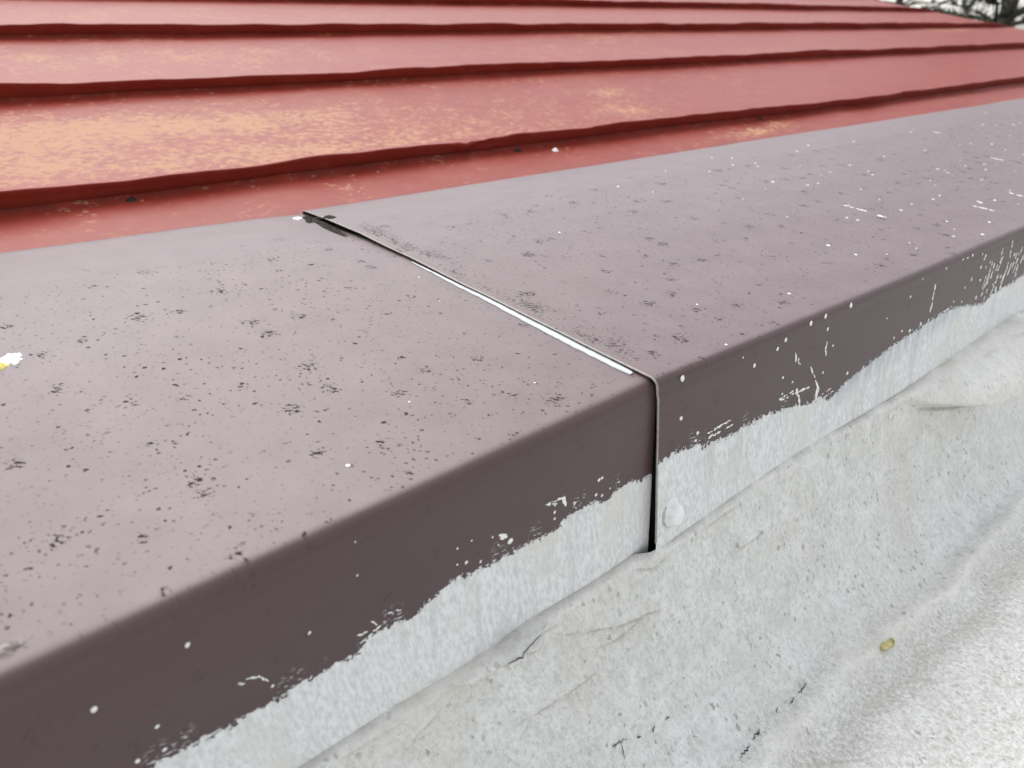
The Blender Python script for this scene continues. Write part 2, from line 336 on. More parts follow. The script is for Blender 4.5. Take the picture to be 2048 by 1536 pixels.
for k in range(8):
    ua, ub = U0[k], U0[k + 1]
    n = 34
    tt = np.r_[0, .012, .03, .05, np.linspace(.08, .92, n - 8), .95, .97, .988, 1.0]
    S, T = np.meshgrid(xs, tt, indexing='ij')
    wa = seam_path(k, xs)[0][:, None] if k else 0.0; wb = seam_path(k + 1, xs)[0][:, None]
    Ug = (ua + wa) * (1 - T) + (ub + wb) * T
    d = np.minimum(Ug - ua if k else 9.0, ub - Ug)
    H = 0.0045 * np.exp(-np.clip(d, 0, 1) / 0.006) + 0.0016 * vnoise2(S * 2.3 + k * 3, Ug * 5, 100 + k) * np.sin(np.pi * T)
    H = H - 0.004 * np.clip((S - (ROOF_END - .04)) / .04, 0, 1) ** 2 * 6
    wear = np.zeros_like(S)
    for (s0, u0, a, b, v) in WEAR: wear += v * np.exp(-((S - s0) / a) ** 2 - ((Ug - u0) / b) ** 2)
    wear += 0.10 * np.clip(vnoise2(S * 1.7, Ug * 3.1, 7), 0, 1)
    if k == 0: wear *= 1.0 if True else 0
    dirt_shade = np.exp(-np.clip(ub - Ug, 0, 1) / 0.006) * 0.7  # soft contact shade along the seam foot, painted in and broken up like dirt
    if k == 0: dirt_shade = dirt_shade + np.exp(-np.abs(Ug - 0.014) / 0.006)
    po = mesh('panel', rp(S, Ug, H).reshape(-1, 3), gridfaces(len(xs), len(tt)), M['red'], None, True, dict(wear=wear, dirt_shade=dirt_shade))
    po.parent = roof; po.matrix_parent_inverse = Matrix.Translation((0, -RY, -RZ))
    # folded double-lock seam on the panel's upper side: closed profile, thick folded head over a thin web
    wob, hh = seam_path(k + 1, xs)
    prof = np.array([(-.0035, -.001), (-.0008, .0010), (-.0006, .0035), (-.0020, .25), (-.0036, .50), (-.0052, .75), (-.0064, .93), (-.0062, .985), (-.0050, 1.0), (-.0020, .985), (-.0006, .92), (.0016, .5), (.0030, .3), (.0036, .004), (.0070, -.001)])
    Pu = ub + wob[:, None] + prof[None, :, 0] + 0.0010 * vnoise1(xs * 17, 200 + k)[:, None] * (prof[None, :, 1] > .3)
    Ph = np.where(np.abs(prof[None, :, 1]) > 0.01, prof[None, :, 1] * hh[:, None], prof[None, :, 1])
    if k == 0:
        c_ = np.exp(-((xs - 0.275) / 0.03) ** 2)[:, None]; rr = vnoise2(xs[:, None] * 110, np.arange(15)[None, :] * .55, 33)
        Pu = Pu + c_ * 0.0028 * rr; Ph = Ph + c_ * 0.0012 * rr * (Ph > .004)
    Sg = np.repeat(xs[:, None], 15, 1)
    V = rp(Sg, Pu, Ph).reshape(-1, 3); F = gridfaces(len(xs), 15)
    dirt_shade = np.exp(-np.clip(Ph, 0, 1) / 0.003) * 0.7  # the same foot shade painted on the base of the seam
    se = mesh('seam', V, F, M['red'], po, True, dict(wear=np.full(len(V), -1.0), dirt_shade=dirt_shade))
# ---------------------------------------------------------------- brown coping sheets
PAINT_NEAR = [(-1.6, -0.070), (-0.2832, -0.0707), (-0.2813, -0.0676), (-0.2723, -0.0682), (-0.2652, -0.0673), (-0.2573, -0.0684), (-0.2512, -0.0701), (-0.2445, -0.0681), (-0.2382, -0.0688), (-0.2277, -0.0694), (-0.2251, -0.0668), (-0.2132, -0.0682), (-0.2066, -0.0677), (-0.1983, -0.0684), (-0.1934, -0.0689), (-0.1907, -0.0633), (-0.1786, -0.0619), (-0.1625, -0.0668), (-0.1599, -0.0625), (-0.1522, -0.0612), (-0.1438, -0.0564), (-0.1304, -0.059), (-0.1184, -0.0591), (-0.1046, -0.0595), (-0.0939, -0.0598), (-0.0804, -0.0602), (-0.0708, -0.0591), (-0.0678, -0.0545), (-0.0548, -0.0551), (-0.0476, -0.0557), (-0.0381, -0.0597), (-0.0322, -0.0561), (-0.0195, -0.0548), (-0.0058, -0.0574), (0.05, -0.057)]
PAINT_FAR = [(-0.0036, -0.05), (0.0056, -0.0493), (0.0159, -0.0485), (0.0329, -0.0508), (0.0423, -0.0536), (0.0623, -0.057), (0.0829, -0.0572), (0.1044, -0.0562), (0.118, -0.0578), (0.1402, -0.0607), (0.1664, -0.0665), (0.1843, -0.0659), (0.1972, -0.0732), (0.2146, -0.066), (0.2334, -0.0618), (0.2622, -0.0572), (0.2932, -0.0541), (0.3257, -0.0505), (0.3605, -0.0471), (0.3992, -0.0475), (0.4693, -0.0596), (0.4886, -0.054), (0.5314, -0.0536), (0.5614, -0.0516), (0.70, -0.05), (1.0, -.056), (1.6, -.05), (3.9, -0.055)]
TOPP = [(0.0, 0.0), (0.094, 0.0106), (0.1605, 0.0188), (0.2303, 0.0268), (0.3136, 0.0361), (0.3735, 0.0396), (0.416, 0.0418)]
def top_z(y): return np.interp(y, *np.array(TOPP).T)
def coping_profile(rad):
    """back hem, top, bend, fascia; returns (y, z, side) with side 0 = top, 1 = fascia"""
    pts = [(0.4085, 0.0350, 0), (0.4125, 0.0352, 0), (0.4155, 0.0368, 0), (0.4165, 0.0392, 0), (0.4155, 0.0412, 0)]
    for y in np.r_[np.linspace(0.410, 0.03, 60), np.linspace(0.026, rad * 0.96, 4)]:
        pts.append((y, float(top_z(y)) if y > .02 else 0.1128 * y, 0))
    th0 = math.atan(0.1128); t0 = rad * math.tan((math.pi / 2 - th0) / 2) if False else rad
    # quadratic bend from the top slope into the vertical fascia
    P0 = np.array((rad, 0.1128 * rad)); P1 = np.array((0.0, 0.0)); P2 = np.array((0.0, -rad))
    for t in np.linspace(0.08, 1.0, 12):
        q = (1 - t) ** 2 * P0 + 2 * t * (1 - t) * P1 + t * t * P2; pts.append((q[0], q[1], 1 if t > .5 else 0))
    for z in np.linspace(-rad - 0.0015, -0.128, 75): pts.append((0.0, z, 1))
    return np.array(pts)
def build_sheet(name, xs, prof, shift, paint, smear_fn, thin_fn):
    S = np.repeat(xs[:, None], len(prof), 1); Y0 = prof[None, :, 0] + 0 * S; Z0 = prof[None, :, 1] + 0 * S
    ripple = 0.0007 * vnoise2(S * 4.0 + 4, Y0 * 9 + Z0 * 9, 300)
    dy, dz = shift(S, Y0, Z0)
    pe = np.interp(S, *np.array(paint).T) - Z0
    pe = np.where(prof[None, :, 2] > .5, pe, -0.05)
    V = np.stack([S, Y0 + dy - ripple * (Z0 < -.01), Z0 + dz + ripple * (Z0 > -.01)], -1).reshape(-1, 3)
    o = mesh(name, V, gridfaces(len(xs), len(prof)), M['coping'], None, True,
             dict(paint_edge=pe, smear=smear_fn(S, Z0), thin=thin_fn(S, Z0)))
    return o, S, V
near_prof = coping_profile(0.008)
def near_shift(S, Y, Z):
    kk = np.clip(S, -0.6, 0.03)
    f_ = np.clip(Y / 0.416, 0, 1)
    dz = kk * (0.030 * (1 - f_) - 0.022 * f_) - 0.0006
    dip = -0.0025 * np.exp(-((S - 0.0) / 0.03) ** 2) * np.exp(-((Y - 0.36) / .06) ** 2)
    return np.where(Z < -.03, 0.0006, 0.0006) + 0 * S, dz * np.where(Y > -1, np.clip((Z + .10) / .08, 0, 1), 1) + dip
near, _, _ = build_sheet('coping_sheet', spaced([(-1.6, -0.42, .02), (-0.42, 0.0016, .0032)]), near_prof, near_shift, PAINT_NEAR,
                   lambda S, Z: np.ones_like(S), lambda S, Z: np.zeros_like(S))
tag(near, 'nearer brown coated-steel coping sheet, left of the joint, dotted with black specks', 'roof coping', 'brown coping sheets capping the parapet')
near['group'] = 'brown coping sheets capping the parapet'
far_prof = coping_profile(0.0055)
def far_shift(S, Y, Z):
    lift = np.clip(1 - S / 0.5, 0, 1) ** 1.5
    fz = np.clip(-Z / 0.11, 0, 1)
    bulge = 0.004 * np.exp(-((S - 0.33) / .12) ** 2) * fz
    dy = np.where(Z < 0.002, -(0.0017 + 0.0052 * fz * np.exp(-np.clip(S, 0, 9) / .10)) - bulge, 0.0)
    dy = dy * np.clip(1 - Y / 0.02, 0, 1)
    dz = 0.0012 + 0.0006 * np.exp(-np.clip(S, 0, 9) / .05) * np.exp(-((Y - .33) / .10) ** 2)
    return dy, dz + 0 * S
def thin_fn(S, Z):
    arc = np.interp(S, [.19, .2146, .2622, .3257, .3992, .44], [-.075, -.066, -.0572, -.0505, -.0475, -.05])
    return np.clip(1 - (arc - Z) / 0.020, 0, 1) * np.clip((S - .195) / .02, 0, 1) * np.clip((.43 - S) / .05, 0, 1)
def smear_fn(S, Z): return 1 - np.clip((S - .18) / .02, 0, 1) * np.clip((.44 - S) / .02, 0, 1)
fxs = spaced([(0.0, 0.75, .0035), (0.75, 1.6, .01), (1.6, 3.82, .03)])
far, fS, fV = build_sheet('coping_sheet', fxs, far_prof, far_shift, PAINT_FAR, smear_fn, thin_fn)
tag(far, 'farther brown coping sheet, right of the joint, spattered with white paint drops', 'roof coping', 'brown coping sheets capping the parapet')
npf = len(far_prof)
# cut edge of the far sheet: a 0.8 mm thick rim facing the joint
e0 = fV[:npf].copy(); nrm = np.zeros_like(e0); tg = np.gradient(e0, axis=0); nrm[:, 1] = -tg[:, 2]; nrm[:, 2] = tg[:, 1]
nrm /= np.linalg.norm(nrm, axis=1)[:, None] + 1e-9
if nrm[30, 2] > 0: nrm = -nrm
inn = e0 + nrm * 0.0006; out = e0 - nrm * 0.0001
a0 = out.copy(); a0[:, 0] = 0.0008; a1 = out.copy(); a1[:, 0] = -0.0004; b1 = inn.copy(); b1[:, 0] = -0.0004; b0 = inn.copy(); b0[:, 0] = 0.006
V = np.stack([a0, a1, b1, b0], 1)[4:]; V = V[V[:, 0, 2] > -0.1035]
mesh('cut_edge', V.reshape(-1, 3), gridfaces(len(V), 4), M['edge'], far, False)

def rip(s, y, z): return 0.0007 * float(vnoise2(np.array(s * 4.0 + 4), np.array(y * 9 + z * 9), 300))
def near_pt(s, y, h=0.0):
    z = float(top_z(y)) if y > .02 else .1128 * y
    a, b = near_shift(np.array(s), np.array(y), np.array(z)); return (s, y + float(a), z + float(b) + h + rip(s, y, z))
def far_pt(s, y, h=0.0):
    z = float(top_z(y)) if y > .02 else .1128 * y
    a, b = far_shift(np.array(s), np.array(y), np.array(z)); return (s, y + float(a), z + float(b) + h + rip(s, y, z))
def nearf_pt(s, z, h=0.0): return (s, 0.0006 - h - rip(s, 0, z), z)
def farf_pt(s, z, h=0.0):
    a, b = far_shift(np.array(s), np.array(0.0), np.array(z)); return (s, float(a) - h - rip(s, 0, z), z)

# pale bare strip beside the joint, on the near sheet
L = [(0.2335, -0.0020, -0.0034), (0.200, -0.0010, -0.0038), (0.1320, 0.0004, -0.0052), (0.100, .0004, -.0062), (0.0690, 0.0, -0.0068), (0.040, -.0002, -.0062), (0.0150, -0.0010, -0.0058), (0.0135, -.0020, -.0050)]
yy = np.linspace(L[0][0], L[-1][0], 90); la = np.interp(-yy, [-q[0] for q in L], [q[1] for q in L]); lb = np.interp(-yy, [-q[0] for q in L], [q[2] for q in L])
lb = la + (lb - la) * .85 + 0.0003 * vnoise1(yy * 160, 3)
V = []
for y, a, b in zip(yy, la, lb): V += [near_pt(a, y, .0002), near_pt(a, y, .0007), near_pt((a + b) / 2, y, .0009), near_pt(b, y, .0006), near_pt(b, y, .0001)]
mesh('bare_strip', V, gridfaces(90, 5), M['film'], near, True)

# torn black sealant at the back end of the joint
def lump(name, cx, cy, rx, ry, h, mat, parent, ang=0.0, seed=1, ptf=near_pt):
    n, k = 22, 7; V = [ptf(cx, cy, h)]; F = []; rr = np.random.default_rng(seed)
    th = np.linspace(0, 2 * np.pi, n, endpoint=False); jag = 1 + 0.32 * rr.uniform(-1, 1, n)
    for j in range(1, k):
        q = j / (k - 1)
        for i in range(n):
            a = rx * q * math.cos(th[i]) * (1 + (jag[i] - 1) * q); b = ry * q * math.sin(th[i]) * (1 + (jag[i] - 1) * q)
            V.append(ptf(cx + a * math.cos(ang) - b * math.sin(ang), cy + a * math.sin(ang) + b * math.cos(ang), h * (1 - q ** 2) * (0.6 + .8 * rr.random()) - 0.0002 * (j == k - 1)))
    for i in range(n): F.append((0, 1 + i, 1 + (i + 1) % n))
    for j in range(k - 2):
        for i in range(n): F.append((1 + j * n + i, 1 + (j + 1) * n + i, 1 + (j + 1) * n + (i + 1) % n, 1 + j * n + (i + 1) % n))
    return mesh(name, V, F, mat, parent, True)
lump('sealant_scrap', -0.0050, 0.358, 0.0040, 0.036, 0.0026, M['tar'], near, -0.05, 3)
lump('sealant_scrap', -0.0060, 0.393, 0.0035, 0.014, 0.0030, M['tar'], near, -0.3, 5)
lump('sealant_scrap', 0.0040, 0.3735, 0.0055, 0.006, 0.0016, M['tar'], far, 0.2, 8, far_pt)
lump('paint_chip', -0.0125, 0.4010, 0.0050, 0.0035, 0.0010, M['petal'], near, 0.5, 9)

# screw head on the fascia of the far sheet, thickly over-painted
def screw(s, z, r):
    V = []; F = []; n = 28
    y0 = farf_pt(s, z)[1]
    rings = [(1.30, -.0006), (1.15, .0006), (1.04, .0014), (0.99, .0034), (0.86, .0052), (0.64, .0062), (0.40, .0066), (0.2, .0067), (0.0001, .0067)]
    rr = np.random.default_rng(4)
    for q, h in rings:
        for i in range(n):
            t = 2 * np.pi * i / n; jit = 1 + 0.02 * math.sin(t + 1)
            V.append((s + r * q * jit * math.cos(t), y0 - h - 0.0004, z + r * q * jit * math.sin(t) * 1.25))
    for j in range(len(rings) - 1):
        for i in range(n): F.append((j * n + i, j * n + (i + 1) % n, (j + 1) * n + (i + 1) % n, (j + 1) * n + i))
    o = mesh('screw_head', V, F, M['screw'], far, True); o['label'] = 'white over-painted round screw head'
    W = []; WF = []; wr = [(1.95, -.0003), (1.85, .0006), (1.35, .0011), (1.05, .0009)]
    for q, h in wr:
        for i in range(n):
            t = 2 * np.pi * i / n; jit = 1 + 0.06 * math.sin(2 * t + 2) + 0.04 * rr.uniform(-1, 1)
            W.append((s - .0004 + r * .72 * q * jit * math.cos(t), y0 - h, z - .0008 + r * .72 * q * jit * math.sin(t) * 1.1))
    for j in range(3):
        for i in range(n): WF.append((j * n + i, j * n + (i + 1) % n, (j + 1) * n + (i + 1) % n, (j + 1) * n + i))
    mesh('shade_ring', W, WF, M['shade_ring'], o, True)  # added ring: paints the grey-brown shade around the screw head
    return o
screw(0.0145, -0.0880, 0.0062)

# white paint spatter
def drops(name, items, parent):
    V = []; F = []
    for (ctr, ax, ay, nrm_, h) in items:
        b = len(V); n = 10; jit = rng.uniform(.82, 1.15, n)
        for q, hh in ((1.0, 0.0), (0.72, 0.75)):
            for i in range(n):
                t = 2 * np.pi * i / n
                V.append(np.array(ctr) + (np.array(ax) * math.cos(t) + np.array(ay) * math.sin(t)) * q * jit[i] + np.array(nrm_) * h * hh)
        V.append(np.array(ctr) + np.array(nrm_) * h)
        for i in range(n):
            j = (i + 1) % n
            F += [(b + i, b + j, b + n + j, b + n + i), (b + n + i, b + n + j, b + 2 * n)]
    o = mesh(name, np.array(V), F, M['paint'], parent, True); o['kind'] = 'stuff'; return o
NT_ = (0, -0.115, 0.993); NF = (0, -1, 0)
def topdot(ptf, s, y, r, ln=1.0): return (ptf(s, y, .0001), (r, 0, 0), (0, r * ln, r * ln * .115), NT_, r * .35)
def facedot(ptf, s, z, r, ln=1.0, sl=0.0): return (ptf(s, z, .0001), (r, 0, 0), (r * sl, 0, r * ln), NF, r * .35)
def stroke(ptf, a, b, r, nrm_, third):
    pa, pb = np.array(ptf(*a, .0001)), np.array(ptf(*b, .0001)); mid = (pa + pb) / 2; d = (pb - pa) / 2 * 1.08
    t = np.cross(d, nrm_); t = t / np.linalg.norm(t) * r * 0.6
    out_ = []; n = max(4, int(np.linalg.norm(d) / r * 1.3))
    for k in range(n):
        f_ = rng.uniform(-1, 1); out_.append((mid + d * f_ + t * rng.normal(0, .7), d / np.linalg.norm(d) * r * rng.uniform(.6, 2.2), t * rng.uniform(.4, 1.2), nrm_, r * .3))
    return out_
TOPDOT_FAR = [(0.1091, 0.0557), (0.1839, 0.0314), (0.3143, 0.0504), (0.3379, 0.0355), (0.0713, 0.006), (0.3166, 0.0765), (0.3882, 0.0399), (0.3776, 0.0289), (0.3053, 0.3095), (0.532, 0.3584), (0.5511, 0.3419), (0.5459, 0.3038), (0.5164, 0.2027), (0.5112, 0.129), (0.4705, 0.0357), (0.4735, 0.0125), (0.5266, 0.026), (0.491, 0.0513), (0.7458, 0.2399), (0.9664, 0.2187), (0.9957, 0.2), (0.6545, 0.1658), (0.7228, 0.1482), (0.7225, 0.1086), (0.5269, 0.102), (0.1402, 0.2241), (0.3208, 0.2751), (0.6463, 0.2347), (0.8447, 0.2309), (0.8202, 0.1738), (0.9628, 0.1701), (0.6958, 0.068), (0.8239, 0.108), (0.6279, 0.0588), (0.5935, 0.1021), (0.6376, 0.1267), (0.6184, 0.1913), (0.5858, 0.2672), (1.279, 0.2604), (0.7344, 0.1567), (0.7134, 0.1389)]
TOPSTREAK_FAR = [((0.4556, 0.1351), (0.454, 0.1131)), ((0.4519, 0.1043), (0.4507, 0.0911)), ((0.5799, 0.0599), (0.579, 0.041)), ((0.6042, 0.068), (0.6014, 0.0583)), ((0.8795, 0.1595), (0.8781, 0.1432)), ((1.0207, 0.2987), (1.0186, 0.2861)), ((0.6823, 0.0632), (0.6777, 0.0488))]
FACEDOT_FAR = [(0.0207, -0.003, 0.00224), (0.0934, -0.0156, 0.00168), (0.0207, -0.0276, 0.00168), (0.128, -0.0076, 0.00168), (0.1189, -0.0114, 0.00168), (0.1577, -0.0035, 0.00196), (0.1762, -0.003, 0.00196), (0.2106, -0.003, 0.00224), (0.1816, -0.0133, 0.0014), (0.1922, -0.0283, 0.00112), (0.2192, -0.0571, 0.00168), (0.1826, -0.0461, 0.00112), (0.1422, -0.0414, 0.00112), (0.3239, -0.0062, 0.00112), (0.3065, -0.0172, 0.00112), (0.2709, -0.0266, 0.00084), (0.2878, -0.0467, 0.00112), (0.3003, -0.044, 0.0014), (0.3145, -0.0471, 0.00196), (0.3336, -0.0458, 0.00168), (0.3476, -0.0461, 0.0014), (0.3989, -0.004, 0.00112), (0.4179, -0.004, 0.00168), (0.4084, -0.0045, 0.0014), (0.4402, -0.0069, 0.00112), (0.4465, -0.0125, 0.0014), (0.4422, -0.019, 0.00168), (0.4467, -0.0318, 0.00168), (0.4145, -0.0321, 0.00112), (0.4462, -0.0481, 0.00168), (0.3671, -0.0059, 0.00112), (0.3947, -0.0405, 0.00112), (0.4132, -0.0446, 0.00112), (0.0376, -0.0429, 0.0014), (0.0362, -0.0474, 0.00112), (0.0803, -0.0066, 0.00084), (0.4631, -0.0184, 0.0014), (0.4869, -0.0299, 0.00168), (0.4894, -0.028, 0.0014), (0.4914, -0.038, 0.00112), (0.4826, -0.0434, 0.00112), (0.1305, -0.0466, 0.00112), (0.1281, -0.0495, 0.00112), (0.1292, -0.0343, 0.0014)]
FACESTREAK_FAR = [(0.1815, -0.0207, 0.1831, -0.0322, 0.00112), (0.3502, -0.017, 0.3483, -0.0388, 0.0014), (0.1417, -0.0217, 0.143, -0.0278, 0.0014), (0.1465, -0.0245, 0.1491, -0.0302, 0.00112), (0.4878, -0.0108, 0.4908, -0.0264, 0.00112), (0.51, -0.0075, 0.5129, -0.0248, 0.00112), (0.4944, -0.018, 0.4865, -0.0251, 0.00112), (0.5237, -0.02, 0.5185, -0.0385, 0.0014), (0.5359, -0.0295, 0.5309, -0.0424, 0.00112), (0.4877, -0.0421, 0.4819, -0.053, 0.00112), (0.5088, -0.0366, 0.5045, -0.0504, 0.0014), (0.0468, -0.0472, 0.0643, -0.046, 0.00084), (0.0492, -0.0507, 0.0731, -0.0497, 0.00084), (0.0358, -0.053, 0.0511, -0.05, 0.00112), (0.1252, -0.0501, 0.1437, -0.0485, 0.00084), (0.1326, -0.051, 0.1694, -0.0522, 0.00112), (0.1663, -0.0392, 0.1783, -0.056, 0.0014), (0.1783, -0.056, 0.1762, -0.0694, 0.00196), (0.1494, -0.0487, 0.1556, -0.0628, 0.00168), (0.1175, -0.0564, 0.112, -0.0583, 0.00112), (0.0536, -0.0461, 0.0715, -0.0461, 0.0007), (0.1899, -0.0671, 0.2015, -0.0659, 0.00056), (0.1856, -0.0638, 0.1978, -0.0628, 0.00056), (0.3664, -0.0457, 0.3905, -0.0445, 0.00084)]
TOPDOT_NEAR = [(-0.1708, 0.0342, .0014), (-0.0155, 0.205, .0009), (-0.118, 0.0637, .0008), (-0.0525, 0.0397, .0007), (-0.0289, 0.1612, .0006)]
FACEDOT_NEAR = [(-0.2933, -0.0355, 0.00132), (-0.2597, -0.0272, 0.0011), (-0.2141, -0.0483, 0.00088), (-0.1897, -0.032, 0.00066), (-0.1378, -0.0435, 0.00066), (-0.1293, -0.0431, 0.00066), (-0.1886, -0.0156, 0.00044), (-0.1332, -0.0537, 0.0011), (-0.1384, -0.0523, 0.00066), (-0.1247, -0.0574, 0.00088), (-0.1108, -0.0492, 0.00154), (-0.1167, -0.047, 0.00066), (-0.1056, -0.0546, 0.00198), (-0.1132, -0.0533, 0.00066), (-0.0614, -0.0514, 0.0011), (-0.0451, -0.053, 0.0011), (-0.0404, -0.0553, 0.0011), (-0.043, -0.0445, 0.00132), (-0.0407, -0.0442, 0.0011), (-0.0756, -0.0508, 0.0011), (-0.0756, -0.0548, 0.00088), (-0.2328, -0.0645, 0.00088), (-0.2762, -0.0556, 0.0011), (-0.276, -0.0673, 0.0011), (-0.2854, -0.0661, 0.0011), (-0.0341, -0.0534, 0.00066), (-0.0269, -0.0522, 0.00066)]
FACESTREAK_NEAR = [(-0.2419, -0.0546, -0.2378, -0.0562, 0.00055), (-0.2378, -0.0562, -0.2342, -0.0609, 0.00066), (-0.2454, -0.0554, -0.2427, -0.0561, 0.00055), (-0.0835, -0.0437, -0.0762, -0.0436, 0.00066), (-0.0762, -0.0436, -0.0673, -0.0452, 0.00088), (-0.0684, -0.0451, -0.0684, -0.0546, 0.00132), (-0.0814, -0.044, -0.0727, -0.0472, 0.00066), (-0.1865, -0.0584, -0.1831, -0.0618, 0.00066), (-0.1769, -0.0592, -0.1717, -0.0604, 0.00066), (-0.113, -0.0482, -0.1083, -0.0501, 0.00132), (-0.1924, -0.0624, -0.1846, -0.0642, 0.00066), (-0.1912, -0.0667, -0.1825, -0.0635, 0.00088)]
it = [topdot(far_pt, s, y, rng.uniform(.0008, .0017)) for s, y in TOPDOT_FAR]
for _ in range(150):                                              # ever more of it farther along
    s = 0.35 + 1.6 * rng.random() ** 0.8; it.append(topdot(far_pt, s, rng.uniform(.01, .36), rng.uniform(.0005, .0015), rng.uniform(.8, 2.0)))
for a, b in TOPSTREAK_FAR: it += stroke(far_pt, a, b, .0014, NT_, None)
for s, z, r in FACEDOT_FAR: it.append(facedot(farf_pt, s, z, r * .8, rng.uniform(.9, 1.4), rng.uniform(-.1, .2)))
for q in FACESTREAK_FAR: it += stroke(farf_pt, q[:2], q[2:4], q[4], NF, None)
for _ in range(70):
    s = 0.42 + 1.2 * rng.random(); it.append(facedot(farf_pt, s, rng.uniform(-.055, -.006), rng.uniform(.0006, .0016), rng.uniform(1, 3.5), .2))
for _ in range(60):                                               # brushed runs where the coating climbs the fascia
    s = rng.uniform(.455, .75); z0 = rng.uniform(-.052, -.018); l_ = rng.uniform(.004, .014)
    it += stroke(farf_pt, (s, z0), (s - l_ * .25, z0 - l_), rng.uniform(.0007, .0013), NF, None)
drops('paint_spatter', it, far)
it = [topdot(near_pt, a, b, c_ * .8) for a, b, c_ in TOPDOT_NEAR] + [facedot(nearf_pt, s, z, r * .85, rng.uniform(.8, 1.1), .2) for s, z, r in FACEDOT_NEAR]
for q in FACESTREAK_NEAR: it += stroke(nearf_pt, q[:2], q[2:4], q[4], NF, None)
drops('paint_spatter', it, near)

# ---------------------------------------------------------------- white coated felt: upstand against the coping and the flat roof below
LAP = [(-1.6, -0.118), (-0.45, -0.116), (-0.2197, -0.1137), (-0.1794, -0.1123), (-0.1549, -0.1133), (-0.1181, -0.1129), (-0.0953, -0.1096), (-0.065, -0.1095), (-0.0447, -0.1096), (-0.0098, -0.1072), (0.0379, -0.1064), (0.1279, -0.1024), (0.2987, -0.1011), (0.4175, -0.0974), (0.5792, -0.0918), (1.0, -.092), (3.9, -.095)]
FOLDS = [  # polyline (along, height), width, height of the fold, dirt in the crease
    ([(-0.155, -0.1145), (-0.1338, -0.1207), (-0.1235, -0.1171), (-0.0996, -0.1147), (-0.0841, -0.1107)], .0035, .0030, .9),
    ([(-0.1236, -0.1177), (-0.1106, -0.1198), (-0.097, -0.1244), (-0.0898, -0.1247)], .004, .0026, .9),
    ([(-0.0828, -0.1234), (-0.0588, -0.1328), (-0.0324, -0.1415), (-0.0114, -0.1447), (0.0052, -0.1477)], .006, .0022, .55),
    ([(-0.0521, -0.1489), (-0.0321, -0.1491), (-0.0114, -0.1447)], .005, .0018, .6),
    ([(-0.1216, -0.1628), (-0.102, -0.1625), (-0.0801, -0.163), (-0.0485, -0.1627)], .006, .0022, .45),
    ([(-0.182, -0.1379), (-0.1725, -0.1309), (-0.1632, -0.1276), (-0.1559, -0.1265)], .006, .0022, .55),
    ([(0.0689, -0.1426), (0.0918, -0.1442), (0.1221, -0.1448)], .006, .0014, .35),
    ([(-0.26, -0.150), (-0.23, -0.139), (-0.205, -0.133)], .007, .002, .4),
    ([(0.62, -0.15), (0.70, -0.132), (0.80, -0.12)], .010, .003, .4)]
POUCH = [(0.3033, -0.1044), (0.3478, -0.1256), (0.43, -0.1506), (0.493, -0.1616), (0.5179, -0.1499), (0.5423, -0.113), (0.5792, -0.0897)]
xs = spaced([(-1.6, -0.36, .03), (-0.36, 0.30, .0014), (0.30, 0.85, .0024), (0.85, 1.6, .008), (1.6, 3.9, .04)])
# profile below the lap: (out from the fascia, height relative to -0.11)
PR = catmull([(-0.0024, 0.0), (-0.0065, -0.035), (-0.0130, -0.075), (-0.0215, -0.110), (-0.033, -0.138), (-0.050, -0.158), (-0.075, -0.170), (-0.12, -0.177), (-0.20, -0.181)], 200)
ln = np.r_[0, np.cumsum(np.hypot(*np.diff(PR, axis=0).T))]
tw = spaced([(0, 0.21, .0014), (0.21, ln[-1], .0024)])
py = np.interp(tw, ln, PR[:, 0]); pz = np.interp(tw, ln, PR[:, 1])
tx = np.gradient(py); tz = np.gradient(pz); nl = np.hypot(tx, tz); ny, nz = tz / nl, -tx / nl      # outward normal (towards the room side / up)
if ny[0] > 0: ny, nz = -ny, -nz
S, T = np.meshgrid(xs, tw, indexing='ij')
lapz = np.interp(xs, *np.array(LAP).T)
Yb = np.repeat(py[None], len(xs), 0); Zb = pz[None] + (lapz[:, None]) * np.exp(-T / .12) + (-0.108) * (1 - np.exp(-T / .12))
D = 0.0012 * vnoise2(S * 26, T * 34, 400, 4) + 0.0030 * vnoise2(S * 5, T * 8, 420, 2) * np.clip(T / .04, 0, 1)
crease = np.zeros_like(S); dirt_shade = np.zeros_like(S); cream = np.zeros_like(S)
for pts, wd, ht, dk in FOLDS:
    dd, sg, fr = polydist(S, Zb, pts); endf = np.clip(np.minimum(fr, 1 - fr) * 5, 0, 1); q = dd * sg
    D += endf * ht * 1.5 * np.where(sg < 0, np.exp(-dd / (wd * 2.2)), np.exp(-dd / (wd * .35)) * 1.0)
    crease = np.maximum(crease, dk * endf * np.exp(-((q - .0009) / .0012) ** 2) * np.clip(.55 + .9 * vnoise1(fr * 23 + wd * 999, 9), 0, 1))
    dirt_shade += 0.5 * endf * np.exp(-np.clip(q, 0, 1) / .008) * (q > 0)
